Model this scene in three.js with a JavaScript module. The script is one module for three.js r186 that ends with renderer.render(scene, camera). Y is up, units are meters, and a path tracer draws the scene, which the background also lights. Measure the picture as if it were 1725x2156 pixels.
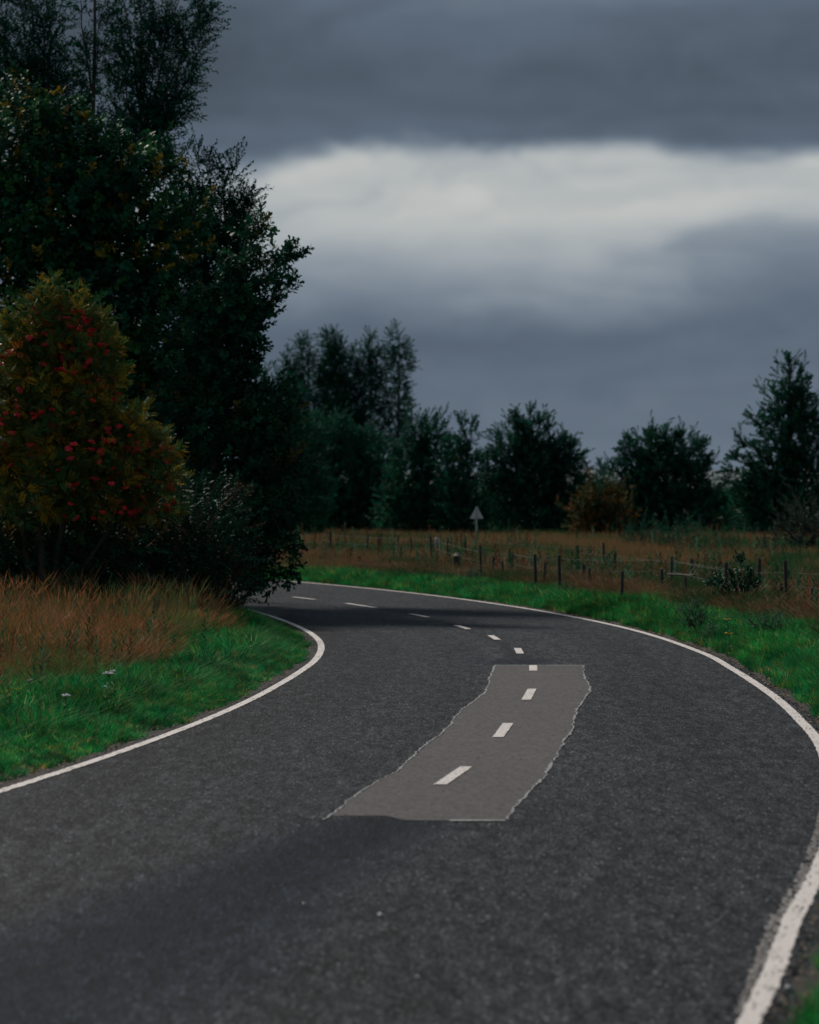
import * as THREE from 'three';
import { mergeGeometries } from 'three/addons/utils/BufferGeometryUtils.js';

// ---------------------------------------------------------------- camera, sky, sun, exposure
const scene = new THREE.Scene();
const EYE = 2.5;                                   // lens height above the road, metres
const camera = new THREE.PerspectiveCamera(17.36, 819 / 1024, 0.1, 12000);
camera.position.set(0, EYE, 0);
camera.rotation.x = -0.0068;
camera.focus = 44;
camera.userData.fStop = 2.6;

const renderer = new THREE.WebGLRenderer({ antialias: true });
renderer.toneMapping = THREE.LinearToneMapping;
renderer.toneMappingExposure = 1.22;
renderer.shadowMap.enabled = true;

// seeded random numbers and value noise
function rng(seed) { let a = seed >>> 0; return () => { a = (a + 0x6D2B79F5) | 0; let t = Math.imul(a ^ (a >>> 15), 1 | a); t = (t + Math.imul(t ^ (t >>> 7), 61 | t)) ^ t; return ((t ^ (t >>> 14)) >>> 0) / 4294967296; }; }
function hash(i, j, s) { let h = Math.imul(i | 0, 374761393) + Math.imul(j | 0, 668265263) + Math.imul(s | 0, 1274126177); h = Math.imul(h ^ (h >>> 13), 1274126177); return ((h ^ (h >>> 16)) >>> 0) / 4294967296; }
const sm = t => t * t * (3 - 2 * t);
function noise(x, y, s = 0, per = 0) {
  const i = Math.floor(x), j = Math.floor(y), u = sm(x - i), v = sm(y - j);
  const w = per ? k => ((k % per) + per) % per : k => k;
  const a = hash(w(i), j, s), b = hash(w(i + 1), j, s), c = hash(w(i), j + 1, s), d = hash(w(i + 1), j + 1, s);
  return (a + (b - a) * u) * (1 - v) + (c + (d - c) * u) * v;
}
const fbm = (x, y, s = 0, n = 4) => { let r = 0, a = 0.5, t = 0; for (let k = 0; k < n; k++) { r += a * noise(x, y, s + k * 17); t += a; a *= 0.5; x *= 2.03; y *= 2.03; } return r / t; };
const lerp = (a, b, t) => a + (b - a) * t, clamp = (x, a = 0, b = 1) => Math.min(b, Math.max(a, x)), step = (a, b, x) => sm(clamp((x - a) / (b - a)));
const lin = c => { c /= 255; return c <= 0.04045 ? c / 12.92 : Math.pow((c + 0.055) / 1.055, 2.4); };

// sky: a heavy deck of layered storm cloud with a paler slot between two layers
function makeSky() {
  const W = 4096, H = 2048, data = new Float32Array(W * H * 4);
  // grey level (sRGB) of the cloud deck by elevation in degrees
  const prof = [[0, 108], [0.5, 102], [1.2, 97], [2.0, 96], [2.8, 93], [4, 98], [5.5, 97], [6.0, 94], [6.5, 86], [7.2, 78], [8, 83], [8.8, 92], [10, 90], [13, 98], [18, 95], [26, 104], [40, 108], [60, 114], [90, 118]];
  const level = e => { let k = 0; while (k < prof.length - 2 && prof[k + 1][0] < e) k++; const [a, p] = prof[k], [b, q] = prof[k + 1]; return lerp(p, q, sm(clamp((e - a) / (b - a)))); };
  const fb = (az, e, fa, fe, s) => { let r = 0, w = 0.5, t = 0; for (let k = 0; k < 4; k++) { r += w * noise(az / 360 * fa, e * fe, s + k, fa); t += w; w *= 0.55; fa *= 2; fe *= 2; } return r / t - 0.5; };
  for (let j = 0; j < H; j++) {
    const el = ((j + 0.5) / H - 0.5) * 180;
    for (let i = 0; i < W; i++) {
      const az = ((i + 0.5) / W) * 360;              // 90 degrees looks down the road (-z)
      let r, g, b;
      if (el < -1) { r = g = b = 0.05; }
      else {
        const e = Math.max(el, 0), a = az - 90;
        const big = fb(az + 190, e, 48, 0.35, 3), soft = fb(az + 3, e, 90, 0.7, 13), tex = fb(az + 11 * soft, e + 0.5 * soft, 220, 1.6, 23), fine = fb(az, e, 700, 4.2, 33);
        // a paler slot between two layers: its upper lip dips to the left, its floor thins out downwards
        const lip = 5.86 - 0.42 * step(-0.6, -3.6, a) * step(-14, -7, a) - 0.16 * step(3, 6.5, a) + 0.4 * soft + 0.3 * tex + 0.1 * fine, blur = 0.2 + 0.3 * step(-1, -4, a);
        const foot = 3.3 + 0.55 * step(2.5, 7, a) * step(14, 9, a) + 1.5 * soft + 0.8 * tex;
        const open = step(lip + blur, lip - blur * 1.3, e) * Math.pow(step(foot - 0.9, foot + 1.25, e), 1.1);
        const glow = 1 - 0.22 * step(-1, -5, a) * step(-14, -8, a) + 0.5 * big + 0.25 * tex;
        let L = level(e + 0.8 * big) + 76 * open * glow + 16 * big + 15 * soft + 11 * tex + 5 * fine;
        if (e > 6.2 && e < 9.5) L += 9 * Math.sin((a + 2) * 0.3) * step(6.2, 7, e) * step(9.5, 8.5, e);
        const warm = clamp((L - 95) / 80);
        r = L * lerp(0.86, 0.985, warm); g = L * lerp(0.985, 1.0, warm); b = L * lerp(1.13, 0.99, warm);
        r = lin(r); g = lin(g); b = lin(b);
      }
      const k = (j * W + i) * 4; data[k] = r; data[k + 1] = g; data[k + 2] = b; data[k + 3] = 1;
    }
  }
  const t = new THREE.DataTexture(data, W, H, THREE.RGBAFormat, THREE.FloatType);
  t.mapping = THREE.EquirectangularReflectionMapping; t.magFilter = t.minFilter = THREE.LinearFilter; t.colorSpace = THREE.LinearSRGBColorSpace; t.needsUpdate = true;
  return t;
}
const sky = makeSky();
scene.background = sky; scene.environment = sky; scene.environmentIntensity = 1;

// the sun stands ahead and a little to the left, above the frame: everything is lit from behind
const SUN_EL = 40 * Math.PI / 180, SUN_AZ = 33 * Math.PI / 180;
const sun = new THREE.DirectionalLight(new THREE.Color(1.0, 0.93, 0.86), 3.1);
const sunDir = new THREE.Vector3(-Math.sin(SUN_AZ) * Math.cos(SUN_EL), Math.sin(SUN_EL), -Math.cos(SUN_AZ) * Math.cos(SUN_EL));
sun.target.position.set(0, 0, -60); sun.position.copy(sunDir).multiplyScalar(220).add(sun.target.position);
sun.castShadow = true; sun.shadow.radius = 13; sun.shadow.mapSize.set(4096, 4096);
Object.assign(sun.shadow.camera, { left: -70, right: 70, top: 130, bottom: -130, near: 1, far: 500 });
scene.add(sun, sun.target);

// ---------------------------------------------------------------- helpers
const used = {};
const numbered = n => { const k = used[n] = (used[n] ?? -1) + 1; return k ? `${n}_${String(k).padStart(3, '0')}` : n; };
const F = 7060;                                    // focal length in units of a 1725 x 2156 picture
const at = (x, y, D) => new THREE.Vector3((x - 862.5) * D / F, EYE - (y - 1030) * D / F, -D);
function tag(o, label, category, group, kind) { Object.assign(o.userData, { label, category }); if (group) o.userData.group = group; if (kind) o.userData.kind = kind; return o; }
function put(o, parent = scene) { o.traverse(m => { if (m.isMesh) { m.castShadow = m.receiveShadow = true; } }); parent.add(o); return o; }
const C = (r, g, b) => new THREE.Color().setRGB(r, g, b);
const std = (r, g, b, rough = 0.9, o = {}) => new THREE.MeshStandardMaterial({ color: C(r, g, b), roughness: rough, side: THREE.DoubleSide, ...o });
class MB {                                          // collects triangles into one geometry
  constructor() { this.p = []; this.i = []; this.u = []; this.c = null; }
  v(x, y, z, u = 0, w = 0) { this.p.push(x, y, z); this.u.push(u, w); return this.p.length / 3 - 1; }
  tri(a, b, c) { this.i.push(a, b, c); }
  quad(a, b, c, d) { this.i.push(a, b, c, a, c, d); }
  tube(pts, rad, n = 5) {
    const P = pts, up = new THREE.Vector3(0.31, 0.11, 0.94).normalize(); let prev = null, run = 0;
    for (let k = 0; k < P.length; k++) {
      const d = P[Math.min(k + 1, P.length - 1)].clone().sub(P[Math.max(k - 1, 0)]).normalize();
      const a = new THREE.Vector3().crossVectors(d, up); if (a.lengthSq() < 1e-4) a.set(1, 0, 0); a.normalize();
      const b = new THREE.Vector3().crossVectors(d, a), r = typeof rad === 'function' ? rad(k / (P.length - 1)) : lerp(rad[0], rad[1], k / (P.length - 1)), ring = [];
      if (k) run += P[k].distanceTo(P[k - 1]);
      for (let m = 0; m <= n; m++) { const t = m / n * Math.PI * 2; const q = P[k].clone().addScaledVector(a, Math.cos(t) * r).addScaledVector(b, Math.sin(t) * r); ring.push(this.v(q.x, q.y, q.z, m / n * 0.5, run)); }
      if (prev) for (let m = 0; m < n; m++) this.quad(prev[m], prev[m + 1], ring[m + 1], ring[m]);
      else for (let m = 1; m < n - 1; m++) this.tri(ring[0], ring[m + 1], ring[m]);
      prev = ring;
    }
    for (let m = 1; m < n - 1; m++) this.tri(prev[0], prev[m], prev[m + 1]);
    return this;
  }
  geo() {
    const g = new THREE.BufferGeometry(); g.setAttribute('position', new THREE.Float32BufferAttribute(this.p, 3)); g.setAttribute('uv', new THREE.Float32BufferAttribute(this.u, 2));
    if (this.c) g.setAttribute('color', new THREE.Float32BufferAttribute(this.c, 3));
    g.setIndex(this.i); g.computeVertexNormals(); return g;
  }
  build(name, mat, parent = scene) { const m = new THREE.Mesh(this.geo(), mat); m.name = parent === scene ? numbered(name) : name; return put(m, parent); }
}
function curve(p0, p1, bend, n = 6) { const m = p0.clone().lerp(p1, 0.5).add(bend), out = []; for (let k = 0; k <= n; k++) { const t = k / n; out.push(p0.clone().multiplyScalar((1 - t) ** 2).addScaledVector(m, 2 * t * (1 - t)).addScaledVector(p1, t * t)); } return out; }
function texture(W, fill, srgb = true) { const d = new Uint8Array(W * W * 4); fill(d, W); const t = new THREE.DataTexture(d, W, W); t.wrapS = t.wrapT = THREE.RepeatWrapping; t.magFilter = THREE.LinearFilter; t.minFilter = THREE.LinearMipmapLinearFilter; t.generateMipmaps = true; if (srgb) t.colorSpace = THREE.SRGBColorSpace; t.needsUpdate = true; return t; }

// ---------------------------------------------------------------- road geometry in plan (D = metres ahead, X = metres to the right)
const XR = D => D > 140 ? XR(140) - 0.769 * (D - 140) : 4.5 - (D < 48 ? 0.0014 + 0.000049 * Math.min(48 - D, 28.5) : 0.00418) * (D - 48) ** 2;
const slopeR = D => D > 140 ? -0.769 : -2 * (D < 48 ? 0.00283 : 0.00418) * (D - 48);
const XL = D => { const k = step(42, 64, D); return (k < 1 ? (1 - k) * (-1.38 - 0.0034 * (D - 52) ** 2) : 0) + (k > 0 ? k * (XR(D) - 5.81 * Math.sqrt(1 + slopeR(D) ** 2)) : 0); };
// ground height: road bed at zero, verges a little proud of it, rough beyond
function height(X, D) {
  const l = XL(D) - X, r = X - XR(D), t = Math.max(l, r);
  if (t < 0.3) return -0.014;
  const rise = step(0.3, 0.6, t) * 0.07 + step(0.6, 1.2, t) * 0.04 + step(1, 5, t) * 0.08;
  return -0.014 + rise + step(0.8, 3, t) * (fbm(X * 0.35, D * 0.35, 41) - 0.5) * 0.22;
}

// the ground: one sheet out past the horizon, soil and pasture colours
{
  const rows = []; for (let D = -40; D < 130; D += 0.75) rows.push(D); for (let D = 130, s = 1.5; D < 7000; D += s, s *= 1.09) rows.push(D);
  const side = [0, 0.2, 0.3, 0.4, 0.5, 0.6, 0.8, 1.0, 1.3]; for (let t = 1.7, s = 0.45; t < 9000; t += s, s *= 1.12) side.push(t);
  const m = new MB(), cols = side.length * 2; m.c = [];
  for (const D of rows) for (let k = 0; k < cols; k++) {
    const left = k < side.length, t = left ? side[side.length - 1 - k] : side[k - side.length], X = left ? XL(D) - t : XR(D) + t;
    m.v(X, height(X, D), -D, X / 3, D / 3);
    const n = fbm(X * 0.5, D * 0.5, 7), n2 = fbm(X * 0.06, D * 0.06, 8, 3), soil = step(0.8, 0.4, t + (n - 0.5) * 0.4);
    const pasture = D > 66 && X > XR(D) + 4 ? step(0.42, 0.58, n2) : 0;
    let c = [lerp(0.030, 0.075, n), lerp(0.055, 0.060, n), lerp(0.018, 0.028, n)];
    c = c.map((v, q) => lerp(v, [0.016, 0.085, 0.03][q], pasture)).map((v, q) => lerp(v, [0.042, 0.032, 0.026][q] * (0.6 + 0.8 * n), soil));
    m.c.push(...c);
  }
  for (let j = 0; j + 1 < rows.length; j++) for (let k = 0; k + 1 < cols; k++) { const a = j * cols + k; m.quad(a, a + 1, a + cols + 1, a + cols); }
  const soilTex = texture(512, (d, W) => { const R = rng(5); for (let k = 0; k < W * W; k++) { const x = k % W, y = k / W | 0, v = 150 + 70 * (fbm(x / 16, y / 16, 3) - 0.5) + 90 * (R() - 0.5); d[k * 4] = d[k * 4 + 1] = d[k * 4 + 2] = clamp(v, 0, 255); d[k * 4 + 3] = 255; } });
  const g = m.build('ground', new THREE.MeshStandardMaterial({ vertexColors: true, map: soilTex, bumpMap: soilTex, bumpScale: 0.03, roughness: 1 }));
  g.material.color.setRGB(2, 2, 2); g.userData = { label: 'flat verges and rough fields either side of the road', category: 'ground', kind: 'structure' };
}

// asphalt: stone chippings in dark binder
const rA = rng(11);
const chip = (() => {
  const W = 2048, f = new Float32Array(W * W);
  const put1 = (cx, cy, r, v) => { for (let y = -r; y <= r; y++) for (let x = -r; x <= r; x++) if (x * x + y * y <= r * r + 0.5) { f[((cy + y + W) % W) * W + (cx + x + W) % W] = v; } };
  for (let k = 0; k < 330000; k++) { const q = rA(); put1(rA() * W | 0, rA() * W | 0, 1 + (rA() * 2.6 | 0), q < 0.5 ? 0.25 + 0.3 * rA() : q < 0.94 ? 0.45 + 0.4 * rA() : 0.9 + 0.6 * rA()); }
  return { W, f };
})();
const asphaltTex = texture(2048, (d, W) => { for (let k = 0; k < W * W; k++) { const x = k % W, y = k / W | 0; const n = noise(x / 24, y / 24, 21) * 0.6 + noise(x / 9, y / 9, 22) * 0.4; const v = 128 * (0.38 + 0.78 * chip.f[k] + 0.5 * (n - 0.5)); const t = hash(x >> 2, y >> 2, 4) - 0.5; d[k * 4] = clamp(v * (1 + 0.06 * t) + 4, 0, 255); d[k * 4 + 1] = clamp(v + 4, 0, 255); d[k * 4 + 2] = clamp(v * (1 - 0.05 * t) + 4, 0, 255); d[k * 4 + 3] = 255; } });
const asphaltBump = texture(2048, (d, W) => { for (let k = 0; k < W * W; k++) { const v = clamp(255 * chip.f[k] * 0.7, 0, 255); d[k * 4] = d[k * 4 + 1] = d[k * 4 + 2] = v; d[k * 4 + 3] = 255; } }, false);

const tarStain = (X, D) => {                        // dark bitumen smears on the old surface; 0 none, 1 full
  let s = 0;
  // smear running from the patch's near end back towards the left kerb
  const cx = -0.15 - (25.5 - D) * 0.20, w = 0.62 + (25.5 - D) * 0.045;
  if (D < 25.6 && D > 9) s = Math.max(s, step(1.25, 0.25, Math.abs(X - cx) / w + 0.55 * (fbm(X * 1.3, D * 0.35, 61) - 0.5)) * step(9, 15, D) * 0.95);
  // smear beyond the patch's far end
  s = Math.max(s, step(1.2, 0.3, Math.hypot((X - 1.55) / 0.72, (D - 48.6) / 1.25) + 0.5 * (fbm(X * 2, D * 0.8, 62) - 0.5)) * 0.75);
  return s;
};
const road = (() => {
  const rows = []; for (let D = -30; D < 100; D += 0.22) rows.push(D); for (let D = 100; D < 220; D += 1.5) rows.push(D);
  const n = 56, m = new MB(); m.c = [];
  for (const D of rows) for (let k = 0; k <= n; k++) {
    const e = k / n, frayL = 0.2 + 0.12 * (fbm(D * 1.7, 3, 31) - 0.5), frayR = 0.24 + 0.16 * (fbm(D * 1.7, 9, 32) - 0.5);
    const X = lerp(XL(D) - frayL, XR(D) + frayR, e);
    m.v(X, k === 0 || k === n ? -0.03 : 0, -D, X / 6.1, D / 27);
    // lane coordinate: 0 left line, 1 right line; faint longitudinal laying bands and mottling
    const s = (X - XL(D)) / (XR(D) - XL(D));
    const band = 0.36 * (noise(s * 11, D * 0.02, 51) - 0.5) + 0.34 * (fbm(X * 0.7, D * 0.1, 52) - 0.5) + 0.2 * (fbm(X * 3.1, D * 0.35, 53) - 0.5);
    const seam = D > 49 && D < 82 ? Math.exp(-(((s - 0.5 + 0.015 * (noise(D * 0.4, 1, 54) - 0.5)) / 0.012) ** 2)) * 0.4 : 0;
    const t = tarStain(X, D), v = (1 + band) * (1 - seam) * (1 - 0.7 * t);
    m.c.push(v * lerp(1, 0.7, t), v * lerp(0.985, 0.97, t), v * lerp(0.985, 1.35, t));
  }
  for (let j = 0; j + 1 < rows.length; j++) for (let k = 0; k < n; k++) { const a = j * (n + 1) + k; m.quad(a, a + 1, a + n + 2, a + n + 1); }
  const mat = new THREE.MeshPhysicalMaterial({ vertexColors: true, map: asphaltTex, bumpMap: asphaltBump, bumpScale: 0.003, roughness: 0.62, specularIntensity: 0.065 });
  mat.color.setRGB(0.25, 0.272, 0.29);
  const r = m.build('road', mat); r.userData = { label: 'two lane grey asphalt road bending to the left', category: 'road', kind: 'structure' };
  return r;
})();

// the repaired strip along the middle, with its pale sealed edges
const PL = [[1.22, 47.46], [1.05, 44.04], [1.03, 42.81], [0.92, 40.9], [0.78, 39.67], [0.61, 38.02], [0.48, 36.08], [0.37, 34.58], [0.24, 33.33], [0.13, 32.27], [0, 30.86], [-0.11, 29.66], [-0.2, 28.92], [-0.35, 27.95], [-0.47, 26.96], [-0.6, 25.64]];
const PR = [[2.45, 47.46], [2.3, 44.26], [2.28, 42.81], [2.24, 41.84], [2.06, 39.84], [1.88, 37.87], [1.76, 36.08], [1.64, 34.2], [1.52, 33.21], [1.43, 32.27], [1.28, 30.45], [1.18, 29.29], [1.08, 28.38], [0.94, 27.36], [0.8, 26.19], [0.73, 25.26]];
const alongX = (T, D) => { let k = 0; while (k < T.length - 2 && T[k + 1][1] > D) k++; const [a, p] = T[k], [b, q] = T[k + 1]; return lerp(a, b, clamp((D - p) / (q - p), -0.3, 1.3)); };
const wob = (D, s) => 0.05 * (fbm(D * 2.2, s, 71) - 0.5) + 0.012 * (hash(D * 60 | 0, s, 2) - 0.5);
{
  const m = new MB(); m.c = []; const n = 24, N = 240;
  for (let j = 0; j <= N; j++) for (let k = 0; k <= n; k++) {
    const e = k / n, D = lerp(lerp(25.62, 25.26, step(0.3, 0.46, e)), 47.46, j / N), X = lerp(alongX(PL, D) + wob(D, 1), alongX(PR, D) + wob(D, 2), e);
    m.v(X, 0.004, -D, X / 3.1 + 0.37, D / 9);
    const v = 1 + 0.12 * (fbm(X * 0.9, D * 3.2, 72) - 0.5) + 0.10 * (fbm(X * 0.5, D * 0.25, 73) - 0.5) ; m.c.push(v, v * 0.972, v * 0.952);
  }
  for (let j = 0; j < N; j++) for (let k = 0; k < n; k++) { const a = j * (n + 1) + k; m.quad(a, a + 1, a + n + 2, a + n + 1); }
  const patchTex = texture(1024, (d, W) => { const R = rng(8); for (let k = 0; k < W * W; k++) { const x = k % W, y = k / W | 0, v = 186 + 26 * (noise(x / 12, y / 12, 24) - 0.5) + 60 * (R() - 0.5) + 30 * (noise(x / 4, y / 4, 27) - 0.5); d[k * 4] = d[k * 4 + 1] = d[k * 4 + 2] = clamp(v, 0, 255); d[k * 4 + 3] = 255; }
    for (let q = 0; q < 260; q++) { const cx = R() * W | 0, cy = R() * W | 0, r = 1 + R() * R() * 5 | 0; for (let y = -r; y <= r; y++) for (let x = -r; x <= r; x++) if (x * x + y * y <= r * r) { const k = ((cy + y + W) % W) * W + (cx + x + W) % W; for (let c = 0; c < 3; c++) d[k * 4 + c] = 60; } } });
  const mat = new THREE.MeshPhysicalMaterial({ vertexColors: true, map: patchTex, roughness: 0.8, specularIntensity: 0.12 }); mat.color.setRGB(0.172, 0.167, 0.168);
  m.build('asphalt_patch', mat, road).userData.label = 'smoother grey brown repair strip down the middle of the road';
  const sealMat = std(0.21, 0.22, 0.215, 0.95);
  for (const [T, s, off] of [[PL, 1, -0.012], [PR, 2, 0.012]]) {
    const q = new MB(), R = rng(30 + s); let prev = null;
    for (let D = 25.3; D <= 47.4; D += 0.05) { const X = alongX(T, D) + wob(D, s) + off, w = 0.003 + 0.022 * fbm(D * 2.9, s, 75) ** 1.6 * (0.4 + R()); const j1 = 0.02 * (R() - 0.5), a = q.v(X - w + j1, 0.008, -D), b = q.v(X + w + j1, 0.008, -D); if (prev) q.quad(prev[0], prev[1], b, a); prev = [a, b]; }
    q.build('seal_line', sealMat, road).userData.label = 'pale crumbled seal along the edge of the repair strip';
  }
  for (const [x0, x1, D] of [[0.3, 0.75, 25.24], [1.2, 2.46, 47.5]]) { const q = new MB(); let prev = null; for (let x = x0; x <= x1; x += 0.03) { const w = 0.03 + 0.03 * hash(x * 100 | 0, 1, 1), a = q.v(x, 0.008, -D + w), b = q.v(x, 0.008, -D - w); if (prev) q.quad(prev[0], a, b, prev[1]); prev = [a, b]; } q.build('seal_line', sealMat, road); }
}

// painted lines: worn thermoplastic
const paintTex = texture(1024, (d, W) => {
  const R = rng(14); for (let k = 0; k < W * W; k++) { const x = k % W, y = k / W | 0, v = 232 + 20 * (fbm(x / 40, y / 40, 25) - 0.5) + 18 * (R() - 0.5) - 30 * step(0.62, 0.75, fbm(x / 70, y / 70, 26)); d[k * 4] = v; d[k * 4 + 1] = v * 0.965; d[k * 4 + 2] = v * 0.935; d[k * 4 + 3] = 255; }
  for (let s = 0; s < 420; s++) { const cx = R() * W, cy = R() * W, r = 3 + R() * R() * 16, dk = 0.25 + 0.5 * R(); for (let y = -r | 0; y <= r; y++) for (let x = -r | 0; x <= r; x++) if (x * x + y * y < r * r * (0.6 + 0.6 * R())) { const k = (((cy + y + W) | 0) % W) * W + (((cx + x + W) | 0) % W); for (let q = 0; q < 3; q++) d[k * 4 + q] *= dk; } }
});
const paint = new THREE.MeshStandardMaterial({ map: paintTex, roughness: 0.7 }); paint.color.setRGB(0.66, 0.655, 0.65);
const wornPaint = new THREE.MeshStandardMaterial({ map: paintTex, roughness: 0.8 }); wornPaint.color.setRGB(0.28, 0.28, 0.28);
function edgeLine(fn, half, y, mat, name, label, D0, D1, keep) {
  const q = new MB(), R = rng(D0 * 7 + 90 + (half * 1000 | 0)); let prev = null;
  for (let D = D0; D < D1; D += D < 60 ? 0.06 : 0.25) {
    const j = () => (D < 30 ? 0.02 : D < 60 ? 0.012 : 0.004) * (R() - 0.5), on = !keep || keep(D); const X = fn(D), k = Math.sqrt(1 + ((fn(D + 0.1) - fn(D - 0.1)) / 0.2) ** 2);
    const a = q.v(X - half * k + j(), y, -D, -half * 2, D / 5), b = q.v(X + half * k + j(), y, -D, half * 2, D / 5); if (prev && on) q.quad(prev[0], prev[1], b, a); prev = [a, b];
  }
  q.build(name, mat, road).userData.label = label;
}
edgeLine(D => XL(D) + 0.02 * (noise(D * 0.35, 2, 81) - 0.5), 0.052, 0.006, paint, 'edge_line', 'white painted line along the inner left edge', -25, 120);
edgeLine(D => XR(D) + 0.03 * (noise(D * 0.3, 5, 82) - 0.5), 0.058, 0.006, paint, 'edge_line', 'white painted line along the outer right edge', -25, 120);
{ const q = new MB(), R = rng(17); for (let k = 0; k < 900; k++) { const D = 16 + 10 * R(), u = (R() + R()) / 2, X = XR(D) - 0.06 - 0.075 * u * step(15, 19, D), a = 0.004 + 0.012 * R(), l = 0.02 + 0.09 * R(); if (fbm(D * 1.6, u * 3, 83) < 0.42) continue; q.quad(q.v(X - a, 0.0045, -D, X, D), q.v(X + a * (R() - 0.3), 0.0045, -D + l, X, D), q.v(X + a, 0.0045, -D, X, D), q.v(X + a * (R() - 0.6), 0.0045, -D - l, X, D)); } const w = q.build('worn_line', wornPaint, road); w.userData.kind = 'stuff'; w.userData.label = 'flaked remains of an older painted line'; }
const dashes = [[-2.6, 9.8, -2.05, 11.8], [-1.35, 16, -0.98, 18], [0.26, 28.29, 0.51, 30.11], [0.89, 33.69, 1.05, 35.69], [1.38, 39.67, 1.53, 41.84], [1.70, 46.03, 1.75, 47.46], [1.68, 50.83, 1.69, 52.57], [1.46, 55.5, 1.38, 57.16], [1.05, 59.72, 0.86, 61.39], [0.36, 65.29, 0.02, 67.05], [-0.72, 70.56, -1.39, 73.33], [-2.14, 75.76, -2.69, 77.56], [-4.3, 82, -5.0, 84], [-6.6, 88, -7.4, 90]];
for (const [x0, D0, x1, D1] of dashes.slice(2)) {
  const q = new MB(), R = rng(D0 * 31); let prev = null;
  for (let k = 0; k <= 24; k++) { const t = k / 24, X = lerp(x0, x1, t), D = lerp(D0, D1, t), w = 0.056, j = () => 0.008 * (R() - 0.5), a = q.v(X - w + j(), 0.0105, -D, X - w, D), b = q.v(X + w + j(), 0.0105, -D, X + w, D); if (prev) q.quad(prev[0], prev[1], b, a); prev = [a, b]; }
  q.build('centre_dash', paint, road);
}

// ---------------------------------------------------------------- far hills
{
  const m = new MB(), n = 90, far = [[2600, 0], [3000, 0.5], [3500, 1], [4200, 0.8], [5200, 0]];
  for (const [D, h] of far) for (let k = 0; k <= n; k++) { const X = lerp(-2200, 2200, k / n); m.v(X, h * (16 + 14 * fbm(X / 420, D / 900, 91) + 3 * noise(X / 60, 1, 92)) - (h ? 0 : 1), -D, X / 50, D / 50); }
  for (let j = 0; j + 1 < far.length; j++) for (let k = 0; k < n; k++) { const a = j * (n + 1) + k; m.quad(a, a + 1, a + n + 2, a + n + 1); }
  m.build('hills', std(0.05, 0.07, 0.075, 1)).userData = { label: 'low wooded hills on the far horizon', category: 'hills', kind: 'structure' };  // bluish base colour stands in for distance haze on the woods
}


// ---------------------------------------------------------------- foliage
const leafMat = (t = 0.35, rough = 0.6) => new THREE.MeshPhysicalMaterial({ color: 0xffffff, roughness: rough, transmission: t, thickness: 0, side: THREE.DoubleSide, specularIntensity: 0.16 });
const bark = std(0.055, 0.048, 0.042, 0.95), barkPale = std(0.12, 0.115, 0.105, 0.9);
// a leafy twig growing along +y from the origin
function spray(seed, { n = 11, len = 0.36, leaf = 0.085, wide = 0.5, cone = 0.9, lobed = false, pinnate = false, twig = 0.004 }) {
  const R = rng(seed), m = new MB(), V = (x, y, z) => new THREE.Vector3(x, y, z);
  m.tube([V(0, 0, 0), V(0.02 * len, len * 0.5, 0), V(0, len, 0.03 * len)], [twig, twig * 0.4], 3);
  const blade = (o, d, nrm, L, w) => {
    const s = new THREE.Vector3().crossVectors(d, nrm).normalize(), p = (t, k, h = 0) => { const q = o.clone().addScaledVector(d, L * t).addScaledVector(s, w * k).addScaledVector(nrm, L * h); return m.v(q.x, q.y, q.z); };
    const a = p(0, 0), tip = p(1, 0, -0.12);
    if (lobed) { const l = [p(0.3, -0.35), p(0.45, -0.22), p(0.72, -0.5, -0.05)], r = [p(0.3, 0.35), p(0.45, 0.22), p(0.72, 0.5, -0.05)], c = p(0.5, 0, 0.05); m.tri(a, l[0], c); m.tri(l[0], l[1], c); m.tri(l[1], l[2], c); m.tri(l[2], tip, c); m.tri(a, c, r[0]); m.tri(r[0], c, r[1]); m.tri(r[1], c, r[2]); m.tri(r[2], c, tip); }
    else { const l = p(0.45, -0.5, 0.06), r = p(0.45, 0.5, 0.06); m.tri(a, l, tip); m.tri(a, tip, r); }
  };
  for (let k = 0; k < n; k++) {
    const t = n > 1 ? 0.12 + 0.88 * k / (n - 1) : 1, a = k * 2.4 + R(), tilt = cone * (1 - 0.55 * t) + 0.25 * R();
    const d = V(Math.cos(a) * Math.sin(tilt), Math.cos(tilt), Math.sin(a) * Math.sin(tilt)), nrm = V(-Math.cos(a) * Math.cos(tilt), Math.sin(tilt), -Math.sin(a) * Math.cos(tilt)).addScaledVector(V(R() - 0.5, R() - 0.5, R() - 0.5), 0.9).normalize();
    const o = V(0, len * t, 0), L = leaf * (0.75 + 0.5 * R());
    if (pinnate) { const s = new THREE.Vector3().crossVectors(d, nrm).normalize(); for (let q = 0; q < 6; q++) for (const e of [-1, 1]) { const oo = o.clone().addScaledVector(d, L * (0.25 + 0.75 * q / 6)); blade(oo, d.clone().multiplyScalar(0.55).addScaledVector(s, e).addScaledVector(nrm, 0.15 * R()).normalize(), nrm, L * 0.32, L * 0.1); } blade(o.clone().addScaledVector(d, L), d, nrm, L * 0.3, L * 0.1); }
    else blade(o, d, nrm, L, L * wide);
  }
  return m.geo();
}
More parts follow.
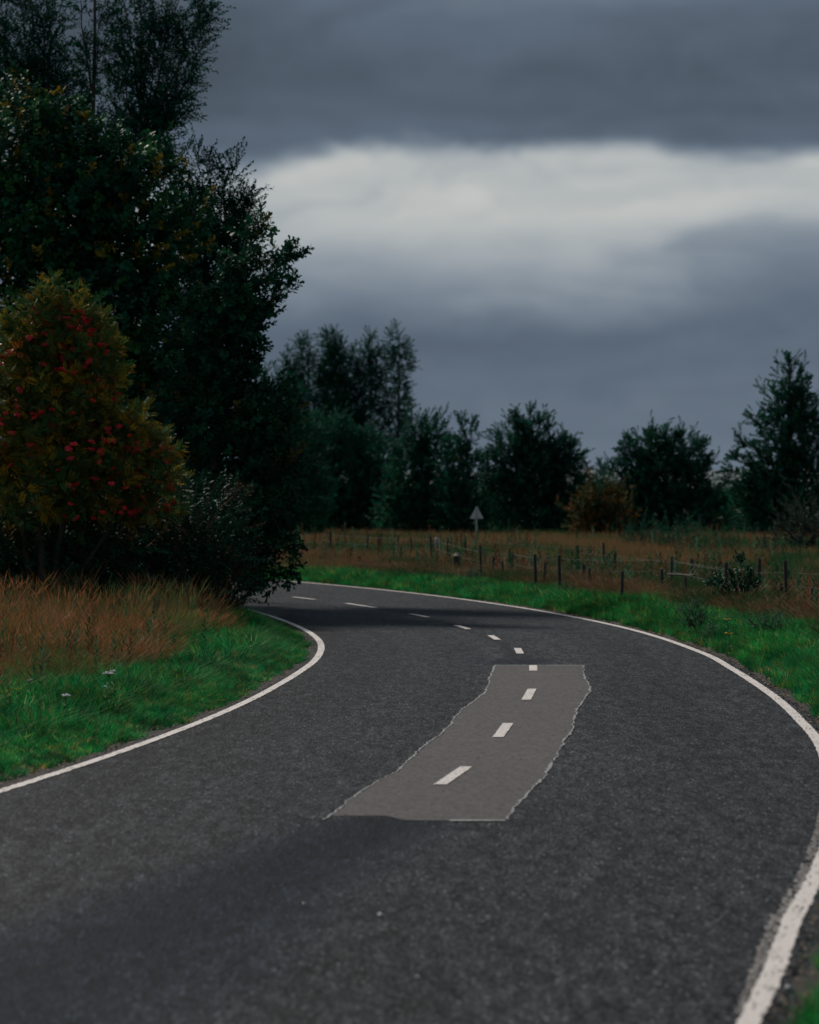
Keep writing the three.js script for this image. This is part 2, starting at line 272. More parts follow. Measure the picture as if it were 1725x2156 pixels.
const SPRAY = {
  oak: spray(1, { n: 13, len: 0.34, leaf: 0.105, wide: 0.62, lobed: true }),
  maple: spray(2, { n: 12, len: 0.36, leaf: 0.095, wide: 0.85, lobed: true, cone: 1.1 }),
  small: spray(3, { n: 14, len: 0.42, leaf: 0.06, wide: 0.6, cone: 1.0 }),
  rowan: spray(4, { n: 5, len: 0.22, leaf: 0.19, pinnate: true, cone: 1.1 }),
  far: spray(5, { n: 14, len: 0.62, leaf: 0.17, wide: 0.62, cone: 1.0, twig: 0.008 }),
  farFine: spray(6, { n: 14, len: 0.7, leaf: 0.12, wide: 0.55, cone: 0.9, twig: 0.007 }),
};
const UP = new THREE.Vector3(0, 1, 0);
class Crown {                                       // gathers twigs, then makes one instanced crown
  constructor() { this.m = []; this.c = []; }
  add(p, dir, s, col, R) {
    const q = new THREE.Quaternion().setFromUnitVectors(UP, dir.clone().normalize()).multiply(new THREE.Quaternion().setFromAxisAngle(UP, R() * 6.283));
    this.m.push(new THREE.Matrix4().compose(p, q, new THREE.Vector3(s, s * (0.85 + 0.3 * R()), s))); this.c.push(col);
  }
  build(geo, mat, parent, name = 'crown') {
    const im = new THREE.InstancedMesh(geo, mat, this.m.length); this.m.forEach((m, k) => { im.setMatrixAt(k, m); im.setColorAt(k, this.c[k]); });
    im.name = name; im.userData.kind = 'stuff'; return put(im, parent);
  }
}
const rv = R => new THREE.Vector3(R() * 2 - 1, R() * 2 - 1, R() * 2 - 1);
// palette: list of [weight, r, g, b, spread]
const pick = (pal, R) => { let q = R() * pal.reduce((s, p) => s + p[0], 0); for (const p of pal) if ((q -= p[0]) <= 0 || p === pal[pal.length - 1]) { const k = 1 + (p[4] ?? 0.35) * (R() * 2 - 1); return C(p[1] * k, p[2] * k, p[3] * k); } };
const GREEN = { oak: [[5, 0.009, 0.075, 0.04], [3, 0.018, 0.10, 0.042], [0.2, 0.12, 0.10, 0.02]], maple: [[7, 0.010, 0.085, 0.042], [2, 0.035, 0.14, 0.036], [0.7, 0.26, 0.19, 0.02]], cool: [[5, 0.006, 0.074, 0.046], [2, 0.012, 0.105, 0.05]], rowan: [[5, 0.06, 0.16, 0.05], [4, 0.17, 0.20, 0.04], [2.2, 0.52, 0.33, 0.025], [0.6, 0.28, 0.09, 0.02]], grey: [[5, 0.03, 0.055, 0.04]], autumn: [[3, 0.07, 0.07, 0.02], [2, 0.16, 0.075, 0.02], [2, 0.03, 0.055, 0.02]] };

/* A tree: foot [x, D] in metres; lobes [px, py, rx, ry, depth shift (m), density] give the leafy masses; tips [px, py, fromPy, side length (m)] give single boughs with twigs along them. */
function tree(name, label, category, group, D, footX, o) {
  const R = rng(o.seed), foot = new THREE.Vector3((footX - 862.5) * D / F, 0, -D); foot.y = height(foot.x, D) - 0.05;
  const t = new THREE.Group(); t.name = numbered(name); t.position.copy(foot); tag(t, label, category, group);
  const loc = (px, py, dz = 0) => at(px, py, D).add(new THREE.Vector3(0, 0, -dz)).sub(foot);
  const px = D / F, wood = new MB(), trunks = [], cr = new Crown(), mat = o.bark ?? bark;
  const stems = o.stems ?? [[o.trunkTop[0], o.trunkTop[1], o.r ?? 0.14]], lines = [];
  for (const [sx, sy, r, fx] of stems) {
    const a = new THREE.Vector3(((fx ?? footX) - footX) * px, 0, 0), b = loc(sx, sy), pts = curve(a, b, new THREE.Vector3((R() - 0.5) * 0.5, 0, (R() - 0.5) * 0.5), 9);
    pts.forEach((p, k) => { if (k) p.add(rv(R).multiplyScalar(0.05)); }); lines.push(pts); const trunk = new MB(); trunks.push(trunk); trunk.tube(pts, q => r * (1.15 - 0.3 * Math.min(1, q * 6)) * (1 - 0.8 * q), 8);
  }
  const onStem = (y, x) => { let best = null, bd = 1e9; for (const pts of lines) for (const p of pts) { const d = Math.abs(p.y - y) + 0.5 * Math.abs(p.x - x); if (d < bd) { bd = d; best = p; } } return best.clone(); };
  const leafSize = o.size ?? 1;
  for (const [lx, ly, rx, ry, dz = 0, dens = 1] of o.lobes ?? []) {
    const c = loc(lx, ly, dz), ax = rx * px, ay = ry * px, az = Math.min(ax * 1.05, o.deep ?? 3), s0 = onStem(c.y - ay * 0.9, c.x), k = o.perM2 ?? 26;
    wood.tube(curve(s0, c, new THREE.Vector3(0, 0.15 * (c.y - s0.y), 0)), [0.05 * (o.thick ?? 1), 0.018], 5);
    const n = Math.round(dens * k * (ax * ay + ax * az + ay * az) * 4);
    for (let b = 0; b < 5 + ax * 3; b++) { const d = rv(R).normalize(), e = c.clone().add(new THREE.Vector3(d.x * ax, (d.y * 0.6 + 0.35) * ay, d.z * az)); wood.tube(curve(c, e, rv(R).multiplyScalar(0.12), 4), [0.016, 0.005], 4); }
    for (let q = 0; q < n; q++) {
      const d = rv(R).normalize(), rr = Math.pow(R(), 0.32) * (0.8 + 0.45 * fbm(d.x * 2.6 + lx, d.y * 2.6 + d.z * 1.9 + ly, o.seed, 3)) * 1.02;
      if (fbm(d.x * 3 + lx * 0.1, d.y * 3 + d.z * 2, o.seed + 5, 2) < (o.gap ?? 0.3)) continue;
      const p = c.clone().add(new THREE.Vector3(d.x * ax * rr, d.y * ay * rr, d.z * az * rr));
      const dir = d.multiplyScalar(0.8).add(rv(R).multiplyScalar(0.6)).add(new THREE.Vector3(0, o.lift ?? 0.45, 0));
      const h = o.tint ? o.tint(p, R) : null; cr.add(p, dir, leafSize * (0.75 + 0.5 * R()), h ?? pick(o.pal, R), R);
    }
    // shoots that break the outline
    for (let q = 0; q < (o.shoots ?? 5) * (ax + ay); q++) {
      const d = rv(R).normalize(); d.y = Math.abs(d.y) * 0.9 + 0.1; d.z *= 0.5; d.normalize(); const p = c.clone().add(new THREE.Vector3(d.x * ax * 0.9, d.y * ay * 0.9, d.z * az * 0.9)), g = d.clone().add(new THREE.Vector3(0, 0.7, 0)).add(rv(R).multiplyScalar(0.4)).normalize(), L = (o.shootLen ?? 0.6) * (0.4 + 0.9 * R());
      wood.tube([p, p.clone().addScaledVector(g, L)], [0.008, 0.003], 3);
      for (let e = 0; e < 4; e++) { const pp = p.clone().addScaledVector(g, L * (0.25 + 0.25 * e)).add(rv(R).multiplyScalar(0.05)); cr.add(pp, g.clone().add(rv(R).multiplyScalar(0.7)), leafSize * (0.95 - 0.12 * e), o.tint ? o.tint(pp, R) : pick(o.pal, R), R); }
    }
  }
  for (const [tx, ty, fromY, side = 0.5, dens = 1, dz = 0] of o.tips ?? []) {
    const e = loc(tx, ty, dz), f = loc(tx, fromY), s0 = onStem(f.y, e.x), bend = new THREE.Vector3((s0.x - e.x) * (o.sweep ?? 0.18), (e.y - s0.y) * -0.05, 0), pts = curve(s0, e, bend, 8), L = s0.distanceTo(e);
    pts.forEach((p, k) => { if (k && k < 8) p.add(rv(R).multiplyScalar(0.04)); });
    wood.tube(pts, [0.012 + 0.008 * L * (o.thick ?? 1), 0.004], 5);
    const n = Math.round(L * 7 * dens);
    for (let q = 0; q < n; q++) {
      const u = 0.22 + 0.78 * Math.pow(R(), 0.8), k = Math.min(7, u * 8 | 0), p = pts[k].clone().lerp(pts[k + 1], u * 8 - k), ax = pts[k + 1].clone().sub(pts[k]).normalize();
      const g = ax.multiplyScalar(0.75).add(rv(R).multiplyScalar(0.95)).add(new THREE.Vector3(0, o.droop ?? 0.15, 0)).normalize(), l = side * (0.35 + 0.9 * R()) * (1.15 - 0.75 * u);
      const p1 = p.clone().addScaledVector(g, l); wood.tube([p, p1], [0.007, 0.003], 3);
      const cnt = Math.max(1, Math.round(l * (o.twigLeaves ?? 7)));
      for (let w = 0; w < cnt; w++) { const pp = p.clone().lerp(p1, 0.3 + 0.7 * (w + R()) / cnt); cr.add(pp, g.clone().add(rv(R).multiplyScalar(0.8)).add(new THREE.Vector3(0, o.hang ?? 0, 0)), leafSize * (0.65 + 0.5 * R()), o.tint ? o.tint(pp, R) : pick(o.pal, R), R); }
    }
    for (let w = 0; w < 5; w++) cr.add(e.clone().lerp(pts[7], w * 0.16), e.clone().sub(pts[6]).normalize().add(rv(R).multiplyScalar(0.5)), leafSize * (0.7 + 0.1 * w), pick(o.pal, R), R);
  }
  for (const k of trunks) k.build('trunk', mat, t); wood.build('branches', mat, t).userData.kind = 'stuff'; cr.build(SPRAY[o.spray], o.mat, t);
  scene.add(t); t.userData.leaves = undefined; delete t.userData.leaves; return { t, loc, px, foot };
}
const M = { leaf: leafMat(0.3, 0.55), thin: leafMat(0.4, 0.65), far: leafMat(0.35, 0.8), rowan: leafMat(0.5, 0.55) };

// --- the stand of trees left of the road
tree('roadside_tree', 'tall airy tree with fanned dark branches rising above the top left corner', 'tree', 'trees at the left of the road', 80, 185, { seed: 101, stems: [[205, -60, 0.16], [330, -40, 0.1, 200], [60, -80, 0.1, 170]], spray: 'small', pal: GREEN.cool, mat: M.thin, size: 1.35, twigLeaves: 10, sweep: 0.1,
  tips: [[438, -25, 420, 0.9, 1.5], [432, 60, 440, 0.8, 1.5], [405, 150, 460, 0.7, 1.4], [375, 215, 440, 0.6, 1.3], [330, 262, 450, 0.6, 1.2], [390, -60, 330, 0.9, 1.5], [340, 60, 400, 0.9, 1.4], [300, 140, 430, 0.8, 1.3], [300, -70, 300, 0.9, 1.2], [250, -60, 280, 0.9, 1.2], [210, 40, 350, 0.9, 1.2], [160, -60, 300, 0.9, 1.3], [100, -50, 300, 0.9, 1.3], [40, -40, 330, 1, 1.3], [-30, -20, 380, 1, 1.3], [-80, 60, 420, 1, 1.2], [20, 80, 420, 1, 1.5], [90, 130, 430, 1, 1.5], [-20, 160, 470, 1, 1.2], [150, 190, 460, 0.9, 1.2], [240, 200, 460, 0.8, 1.1], [260, 80, 420, 0.9, 1.2], [110, 30, 350, 1, 1.3]] });
tree('roadside_tree', 'dense broad dark green tree with yellowing leaf tips behind the red berried bush', 'tree', 'trees at the left of the road', 72, 180, { seed: 102, trunkTop: [190, 330], r: 0.2, spray: 'maple', pal: GREEN.maple, mat: M.leaf, deep: 2.2, shoots: 7, shootLen: 0.7, perM2: 19, gap: 0.28, size: 1.25,
  lobes: [[40, 330, 110, 90], [165, 370, 100, 85], [270, 420, 90, 90], [0, 440, 150, 110], [130, 490, 150, 110], [270, 560, 130, 110], [360, 520, 60, 60, 0, 0.7], [20, 620, 160, 120], [170, 680, 170, 120], [320, 720, 120, 120], [20, 830, 170, 140], [210, 880, 180, 140], [370, 900, 110, 130], [50, 1060, 190, 140], [280, 1080, 190, 140]],
  tips: [[45, 165, 420, 0.5], [10, 215, 420, 0.5], [95, 225, 430, 0.5], [150, 240, 440, 0.5], [185, 235, 440, 0.4], [330, 315, 520, 0.5], [300, 340, 520, 0.5], [240, 300, 480, 0.5]] });
tree('roadside_tree', 'slender feathery tree with fine twigs against the pale cloud beside the road', 'tree', 'trees at the left of the road', 76, 420, { seed: 103, stems: [[440, 420, 0.1], [480, 480, 0.07, 425]], spray: 'small', pal: GREEN.cool, mat: M.thin, size: 1.25, twigLeaves: 14, sweep: 0.12,
  tips: [[415, 330, 620, 0.5, 1.2], [440, 345, 640, 0.5, 1.3], [470, 350, 650, 0.5, 1.4], [492, 345, 650, 0.45, 1.3], [518, 420, 680, 0.5, 1.5], [526, 405, 650, 0.3, 1.1], [522, 470, 700, 0.5, 1.5], [508, 535, 740, 0.45, 1.4], [480, 440, 700, 0.6, 1.4], [450, 480, 720, 0.7, 1.5], [420, 430, 680, 0.7, 1.4], [395, 360, 640, 0.6, 1.3], [370, 330, 620, 0.6, 1.4], [345, 320, 620, 0.5, 1.4], [385, 470, 720, 0.8, 1.4], [430, 560, 780, 0.8, 1.6], [480, 590, 800, 0.6, 1.5], [500, 640, 820, 0.5, 1.4], [400, 620, 820, 0.9, 1.6]] });
tree('oak_tree', 'dark oak leaning over the road edge with lobed leaf clusters against the sky', 'tree', 'trees at the left of the road', 68, 430, { seed: 104, trunkTop: [455, 640], r: 0.19, spray: 'oak', pal: GREEN.oak, mat: M.leaf, deep: 1.7, shoots: 6, shootLen: 0.5, perM2: 14, gap: 0.33, twigLeaves: 9, size: 1.25, sweep: 0.15,
  lobes: [[440, 720, 62, 55, 0, 0.6], [490, 700, 38, 45, 0, 0.7], [420, 810, 90, 70, 0, 0.9], [482, 790, 36, 60, 0, 0.9], [455, 890, 80, 70], [395, 960, 100, 90], [500, 905, 60, 45], [560, 905, 45, 42], [545, 960, 65, 55], [480, 1000, 90, 80], [560, 1050, 58, 60], [480, 1100, 95, 75], [590, 1010, 28, 40, 0, 0.6]],
  tips: [[522, 490, 720, 0.25, 1.0], [545, 480, 720, 0.3, 1.3], [532, 560, 740, 0.3, 1.2], [604, 532, 740, 0.4, 1.4], [617, 540, 740, 0.22, 1.0], [570, 590, 760, 0.32, 1.2], [602, 600, 790, 0.35, 1.3], [575, 640, 820, 0.35, 1.3], [545, 668, 830, 0.4, 1.4], [510, 600, 760, 0.6, 1.7], [480, 590, 760, 0.6, 1.5], [500, 650, 800, 0.6, 1.7], [525, 735, 880, 0.35, 1.6], [522, 790, 920, 0.3, 1.4], [560, 1120, 1080, 0.55, 1.9], [590, 1135, 1090, 0.5, 2.0], [605, 1160, 1100, 0.4, 1.8], [596, 1212, 1110, 0.35, 1.4], [560, 1195, 1110, 0.5, 1.9], [525, 1170, 1110, 0.6, 2.0], [610, 860, 960, 0.25, 1.2], [590, 820, 940, 0.3, 1.0], [520, 1215, 1130, 0.45, 1.3]] });
tree('hawthorn_bush', 'dark dense thicket at the foot of the rowan and oak beside the grass verge', 'bush', null, 62, 300, { seed: 105, stems: [[400, 1080, 0.07, 390], [470, 1150, 0.05, 430], [330, 1120, 0.06, 340], [150, 1120, 0.06, 160], [30, 1130, 0.06, 40]], spray: 'small', pal: [[5, 0.012, 0.075, 0.042], [0.7, 0.09, 0.05, 0.02]], mat: M.leaf, size: 1.25, deep: 1.6, shoots: 6, shootLen: 0.5, perM2: 34, gap: 0.15, lobes: [[400, 1120, 100, 90], [450, 1180, 75, 80], [330, 1190, 110, 90], [470, 1250, 45, 50, 0, 0.9], [380, 1260, 110, 60], [240, 1210, 110, 90], [130, 1160, 120, 90, -1], [20, 1150, 110, 90, -1], [60, 1235, 140, 80, -1], [150, 1250, 130, 70, -1], [-10, 1230, 90, 80, -1], [250, 1130, 100, 70, -1]] });
{
  const o = { seed: 106, stems: [[100, 760, 0.11], [180, 860, 0.08, 105], [20, 860, 0.08, 80], [280, 980, 0.06, 110]], spray: 'rowan', pal: GREEN.rowan, mat: M.rowan, deep: 1.7, shoots: 7, shootLen: 0.4, perM2: 30, size: 1.1, gap: 0.3,
    tips: [[112, 606, 760, 0.35, 1.6], [85, 640, 780, 0.35, 1.6], [165, 632, 780, 0.3, 1.6], [215, 680, 800, 0.3, 1.5], [232, 735, 840, 0.25, 1.4], [30, 690, 800, 0.35, 1.5], [300, 880, 960, 0.25, 1.4], [345, 960, 1000, 0.25, 1.4]], twigLeaves: 9,
    lobes: [[98, 690, 38, 46], [150, 705, 46, 50], [70, 755, 70, 56], [190, 770, 50, 60], [20, 820, 90, 75], [130, 840, 95, 70], [205, 860, 50, 60], [10, 930, 110, 80], [130, 940, 110, 80], [245, 950, 60, 65], [310, 975, 45, 50], [60, 1030, 130, 70], [200, 1035, 100, 65], [320, 1040, 50, 50]] };
  const { t, loc, px } = tree('rowan_tree', 'rowan with yellow and rust leaves and red berry clusters', 'tree', 'trees at the left of the road', 60, 95, o);
  const R = rng(600), cluster = new THREE.IcosahedronGeometry(0.07, 2), P = cluster.attributes.position;
  for (let k = 0; k < P.count; k++) { const x = P.getX(k), y = P.getY(k), z = P.getZ(k), h = 0.45 + 0.9 * hash(Math.round(x * 400), Math.round(y * 400) * 31 + Math.round(z * 400), 6); P.setXYZ(k, x * h, y * h * 0.6, z * h); }
  cluster.computeVertexNormals();
  const berry = [std(0.62, 0.012, 0.022, 0.4), std(0.5, 0.010, 0.022, 0.4), std(0.66, 0.03, 0.02, 0.4)];
  let made = 0; while (made < 290) {
    const L = o.lobes[R() * o.lobes.length | 0], d = rv(R).normalize(); d.z = Math.abs(d.z) * 0.9 + 0.1; d.normalize(); if (d.y < -0.75) continue;
    const c = loc(L[0], L[1]), p = c.add(new THREE.Vector3(d.x * L[2] * px, d.y * L[3] * px, d.z * Math.min(L[2] * px, 1.7)).multiplyScalar(1.1 + 0.14 * R()));
    const b = new THREE.Mesh(cluster, berry[made % 3]); b.name = 'berry_cluster'; b.position.copy(p); b.rotation.set(R() * 0.8, R() * 6, R() * 0.8); b.scale.set(0.5 + 0.55 * R(), 0.5 + 0.3 * R(), 0.5 + 0.55 * R()); put(b, t); made++;
  }
}
tree('verge_shrub', 'small thin leaved shrub at the verge edge below the oak', 'bush', null, 63, 480, { seed: 107, stems: [[490, 1240, 0.02], [470, 1250, 0.02]], spray: 'small', pal: [[4, 0.03, 0.055, 0.03]], mat: M.thin, size: 0.55, twigLeaves: 14, thick: 0.4, tips: [[505, 1222, 1320, 0.15, 3], [530, 1240, 1320, 0.15, 3], [518, 1258, 1330, 0.15, 3], [490, 1215, 1320, 0.2, 3], [465, 1225, 1320, 0.2, 3], [535, 1225, 1310, 0.12, 2]] });

// --- far side of the field
const farG = 'trees beyond the field';
const poplar = (x, top, w, seed, label, k = 1) => tree('birch_tree', label, 'tree', 'tall slender trees behind the hedge', 205, x, { seed, stems: [[x + 4, top + 10, 0.13]], spray: 'farFine', pal: GREEN.cool, mat: M.far, size: 1.0, twigLeaves: 8, sweep: 0.2, hang: -0.35, bark, thick: 0.7,
  tips: Array.from({ length: 16 }, (_, i) => { const u = i / 15; const e = (i % 2 ? 1 : -1) * (0.3 + 0.7 * hash(seed, i, 1)); return [x + e * w * 0.85 * (0.25 + 0.75 * Math.sin(Math.PI * (0.15 + 0.7 * u))), top + 8 + u * 230 + 20 * hash(seed, i, 2), top + 90 + u * 250, 0.7, 1.35 * k]; }).concat([[x, top, top + 100, 0.4, 1.2 * k]]) });
poplar(610, 742, 24, 201, 'leftmost and lowest of the tall slender trees behind the hedge', 0.7);
poplar(648, 712, 46, 202, 'widest of the tall slender trees, second from the left', 1.1);
poplar(703, 700, 40, 203, 'densest of the tall slender trees, third from the left', 1.9);
poplar(746, 738, 20, 204, 'narrow low top among the tall slender trees, fourth from the left', 0.8);
poplar(780, 706, 36, 205, 'fifth from the left of the tall slender trees, just left of the last', 1.15);
poplar(836, 690, 32, 206, 'rightmost and tallest of the slender trees behind the hedge', 0.8);
const ft = (name, label, cat, D, x, o) => tree(name, label, cat, farG, D, x, { spray: 'far', pal: GREEN.cool, mat: M.far, perM2: 15, deep: 3.2, shoots: 5, shootLen: 0.9, gap: 0.3, thick: 1.2, size: 0.85, ...o });
ft('hedgerow_tree', 'dark leafy tree at the field edge just right of the oak', 'tree', 150, 610, { seed: 210, trunkTop: [600, 860], r: 0.15, lobes: [[545, 850, 40, 40], [590, 850, 45, 45], [560, 940, 70, 70], [620, 960, 60, 60], [570, 1050, 90, 90], [640, 1060, 60, 80]] });
ft('hedgerow_tree', 'broad dark tree below the tall slender trees', 'tree', 165, 705, { seed: 211, trunkTop: [700, 920], r: 0.2, lobes: [[680, 925, 60, 40], [735, 960, 60, 50], [655, 1000, 60, 60], [720, 1030, 90, 70], [790, 1000, 50, 60], [680, 1090, 100, 55], [780, 1090, 80, 55]] });
ft('hedgerow_tree', 'round topped green tree left of the thin sapling', 'tree', 158, 890, { seed: 212, trunkTop: [890, 920], r: 0.15, lobes: [[895, 935, 42, 42], [865, 980, 45, 45], [925, 985, 45, 50], [885, 1050, 75, 65], [850, 1090, 60, 55], [930, 1090, 60, 55]], tips: [[868, 888, 980, 0.4], [895, 893, 960, 0.4], [912, 900, 970, 0.4]] });
ft('sapling_tree', 'thin open topped tree with sky showing through its twigs', 'tree', 155, 965, { seed: 213, stems: [[970, 930, 0.07]], lobes: [[965, 1060, 40, 55], [985, 1100, 45, 45], [955, 990, 20, 25, 0, 0.5]], tips: [[970, 886, 1010, 0.4, 1.1], [995, 892, 1010, 0.4, 1.1], [1002, 905, 1020, 0.3, 1.0], [950, 935, 1030, 0.4, 1.1], [985, 960, 1050, 0.4, 1], [1003, 965, 1060, 0.4, 1], [945, 975, 1060, 0.4, 1.2]] });
ft('hedgerow_tree', 'bushy green tree with pointed top behind the triangular road sign', 'tree', 162, 1115, { seed: 214, trunkTop: [1112, 900], r: 0.18, lobes: [[1118, 925, 34, 38], [1080, 945, 34, 38], [1150, 965, 40, 42], [1060, 990, 45, 45], [1115, 1000, 60, 55], [1180, 985, 34, 40], [1195, 1030, 40, 40], [1050, 1060, 55, 55], [1120, 1080, 85, 65], [1190, 1085, 55, 55]], tips: [[1120, 866, 960, 0.4], [1084, 878, 980, 0.4], [1090, 884, 980, 0.4], [1190, 925, 1020, 0.4], [1205, 938, 1030, 0.4], [1224, 955, 1040, 0.4], [1232, 985, 1050, 0.4], [1018, 960, 1040, 0.4], [1150, 905, 1000, 0.4]] });
ft('conifer_tree', 'small narrow pointed conifer in the gap between two round trees', 'tree', 240, 1264, { seed: 215, stems: [[1264, 985, 0.1]], lobes: [[1264, 1008, 9, 20], [1262, 1035, 18, 22], [1270, 1065, 26, 30], [1255, 1100, 34, 32]], shoots: 2, tips: [[1264, 975, 1040, 0.3]] });
ft('autumn_bush', 'orange tinged autumn bush between two dark trees', 'bush', 148, 1265, { seed: 216, trunkTop: [1262, 1060], r: 0.08, pal: GREEN.autumn, lobes: [[1255, 1065, 34, 32], [1290, 1085, 36, 34], [1240, 1100, 38, 34], [1275, 1125, 50, 26]] });
ft('hedgerow_tree', 'rounded dark tree standing alone right of the autumn bush', 'tree', 160, 1405, { seed: 217, trunkTop: [1405, 950], r: 0.18, lobes: [[1395, 955, 40, 34], [1345, 965, 34, 36], [1440, 970, 40, 40], [1330, 1020, 42, 42], [1400, 1020, 70, 55], [1465, 1020, 34, 40], [1350, 1080, 70, 55], [1440, 1080, 70, 55], [1500, 1090, 45, 50], [1310, 1085, 40, 50]], tips: [[1320, 940, 1040, 0.4], [1330, 930, 1040, 0.4], [1372, 918, 1010, 0.4], [1400, 915, 1010, 0.4], [1422, 925, 1010, 0.4], [1475, 935, 1040, 0.4], [1490, 960, 1050, 0.4], [1305, 975, 1050, 0.4]] });
ft('hedgerow_tree', 'tall pointed dark tree at the right edge of the picture', 'tree', 150, 1672, { seed: 218, stems: [[1665, 775, 0.22]], lobes: [[1665, 815, 20, 28, 0, 0.9], [1655, 860, 34, 36], [1690, 880, 34, 36], [1660, 920, 52, 48], [1705, 950, 50, 55], [1640, 985, 55, 50], [1700, 1020, 70, 60], [1625, 1050, 60, 50], [1680, 1090, 90, 60], [1600, 1090, 50, 50]], tips: [[1662, 762, 860, 0.3, 1.6], [1695, 800, 890, 0.4, 1.3], [1700, 840, 920, 0.4, 1.3], [1630, 830, 900, 0.4, 1.1], [1582, 875, 980, 0.5, 1], [1560, 925, 1010, 0.5, 1], [1545, 965, 1030, 0.5, 1], [1535, 990, 1040, 0.5, 1], [1528, 1010, 1050, 0.5, 1], [1555, 1030, 1070, 0.5, 1], [1560, 960, 1040, 0.5, 1]] });
ft('willow_bush', 'grey green bush leaning in from the right edge of the field', 'bush', 112, 1715, { seed: 219, stems: [[1715, 1090, 0.06], [1680, 1120, 0.05]], spray: 'farFine', pal: GREEN.grey, size: 0.7, perM2: 14, lobes: [[1715, 1110, 55, 45], [1680, 1140, 50, 45], [1725, 1170, 70, 45], [1650, 1185, 50, 28]] });
for (const [x, y, w, h, seed, label, D] of [[1350, 1150, 38, 28, 221, 'low round bush at the field edge, leftmost of three', 128], [1422, 1148, 40, 34, 222, 'low bush in the middle of three at the field edge', 126], [1490, 1160, 44, 26, 223, 'low yellowish bush, rightmost of three at the field edge', 124]]) ft('field_bush', label, 'bush', D, x, { seed, stems: [[x, y + 5, 0.04]], spray: 'farFine', size: 0.6, perM2: 16, pal: x > 1480 ? GREEN.autumn.slice(0, 1).concat(GREEN.cool) : GREEN.cool, lobes: [[x, y, w * 0.7, h], [x - w * 0.5, y + 8, w * 0.5, h * 0.8], [x + w * 0.5, y + 8, w * 0.5, h * 0.75]] });

[[600, 'leftmost'], [760, 'second from the left'], [920, 'third from the left'], [1080, 'fourth from the left'], [1240, 'fifth from the left'], [1400, 'sixth from the left'], [1570, 'rightmost']].forEach(([x, w], k) => ft('hedge', `dark low hedge behind the field trees, ${w} of the row`, 'hedge', 186, x, { seed: 250 + k, stems: [[x, 1100, 0.06], [x - 50, 1100, 0.05, x - 50], [x + 50, 1100, 0.05, x + 50]], perM2: 12, shoots: 3, shootLen: 0.6, gap: 0.2, deep: 1.4, lobes: [[x - 60, 1085, 50, 50], [x, 1078, 55, 55], [x + 60, 1088, 55, 48]] }));

// ---------------------------------------------------------------- grasses
function tuft(seed, { n, h, w, spread, lean, heads = 0 }) {
  const R = rng(seed), m = new MB();
  for (let k = 0; k < n; k++) {
    const a = R() * 6.283, r = spread * Math.sqrt(R()), x = Math.cos(a) * r, z = Math.sin(a) * r, H = h * (0.55 + 0.6 * R()), l = lean * H * (0.3 + R()), b = a + (R() - 0.5) * 2, f = R() * 3.14, wx = Math.cos(f) * w / 2, wz = Math.sin(f) * w / 2, P = (t, s) => m.v(x + Math.cos(b) * l * t * t + wx * s, H * (t - 0.18 * lean * t * t), z + Math.sin(b) * l * t * t + wz * s);
    const head = k < heads, s1 = head ? 0.55 : 0.8;
    const p0 = P(0, -1), p1 = P(0, 1), p2 = P(0.55, -s1), p3 = P(0.55, s1), p4 = P(1, 0);
    m.quad(p0, p1, p3, p2); m.tri(p2, p3, p4);
    if (head) for (const q of [0, 1.57]) { const hx = Math.cos(f + q) * 0.006, hz = Math.sin(f + q) * 0.006, e = (t, s) => m.v(x + Math.cos(b) * l * t * t + hx * s, H * (t - 0.18 * lean * t * t), z + Math.sin(b) * l * t * t + hz * s); const A = e(0.78, 0), B = e(0.9, 1), Cc = e(1.06, 0), E = e(0.9, -1); m.quad(A, B, Cc, E); }
  }
  return m.geo();
}
const TUFT = { short: tuft(1, { n: 16, h: 0.17, w: 0.009, spread: 0.07, lean: 0.95 }), mid: tuft(2, { n: 16, h: 0.34, w: 0.011, spread: 0.08, lean: 0.95 }), dry: tuft(3, { n: 20, h: 0.72, w: 0.0032, spread: 0.12, lean: 0.6, heads: 14 }), farGrass: tuft(4, { n: 22, h: 0.55, w: 0.012, spread: 0.28, lean: 0.5, heads: 6 }), pasture: tuft(5, { n: 20, h: 0.2, w: 0.014, spread: 0.3, lean: 0.6 }) };
const grassMat = new THREE.MeshPhysicalMaterial({ color: 0xffffff, roughness: 0.75, transmission: 0.5, thickness: 0, side: THREE.DoubleSide, specularIntensity: 0.12 });
const dryMat = new THREE.MeshPhysicalMaterial({ color: 0xffffff, roughness: 0.85, transmission: 0.25, thickness: 0, side: THREE.DoubleSide, specularIntensity: 0.3 });
function field(name, label, geo, mat, seed, count, gen, col) {
  const R = rng(seed), ms = [], cs = [], q = new THREE.Quaternion(), e = new THREE.Euler();
  for (let k = 0; k < count; k++) { const g = gen(R); if (!g) continue; const [X, D, s, sy = 1] = g; e.set((R() - 0.5) * 0.3, R() * 6.283, (R() - 0.5) * 0.3); q.setFromEuler(e); ms.push(new THREE.Matrix4().compose(new THREE.Vector3(X, height(X, D) - 0.01, -D), q, new THREE.Vector3(s, s * sy, s))); cs.push(col(X, D, R)); }
  const im = new THREE.InstancedMesh(geo, mat, ms.length); ms.forEach((m, k) => { im.setMatrixAt(k, m); im.setColorAt(k, cs[k]); });
  im.name = numbered(name); tag(im, label, 'grass', null, 'stuff'); put(im); return im;
}
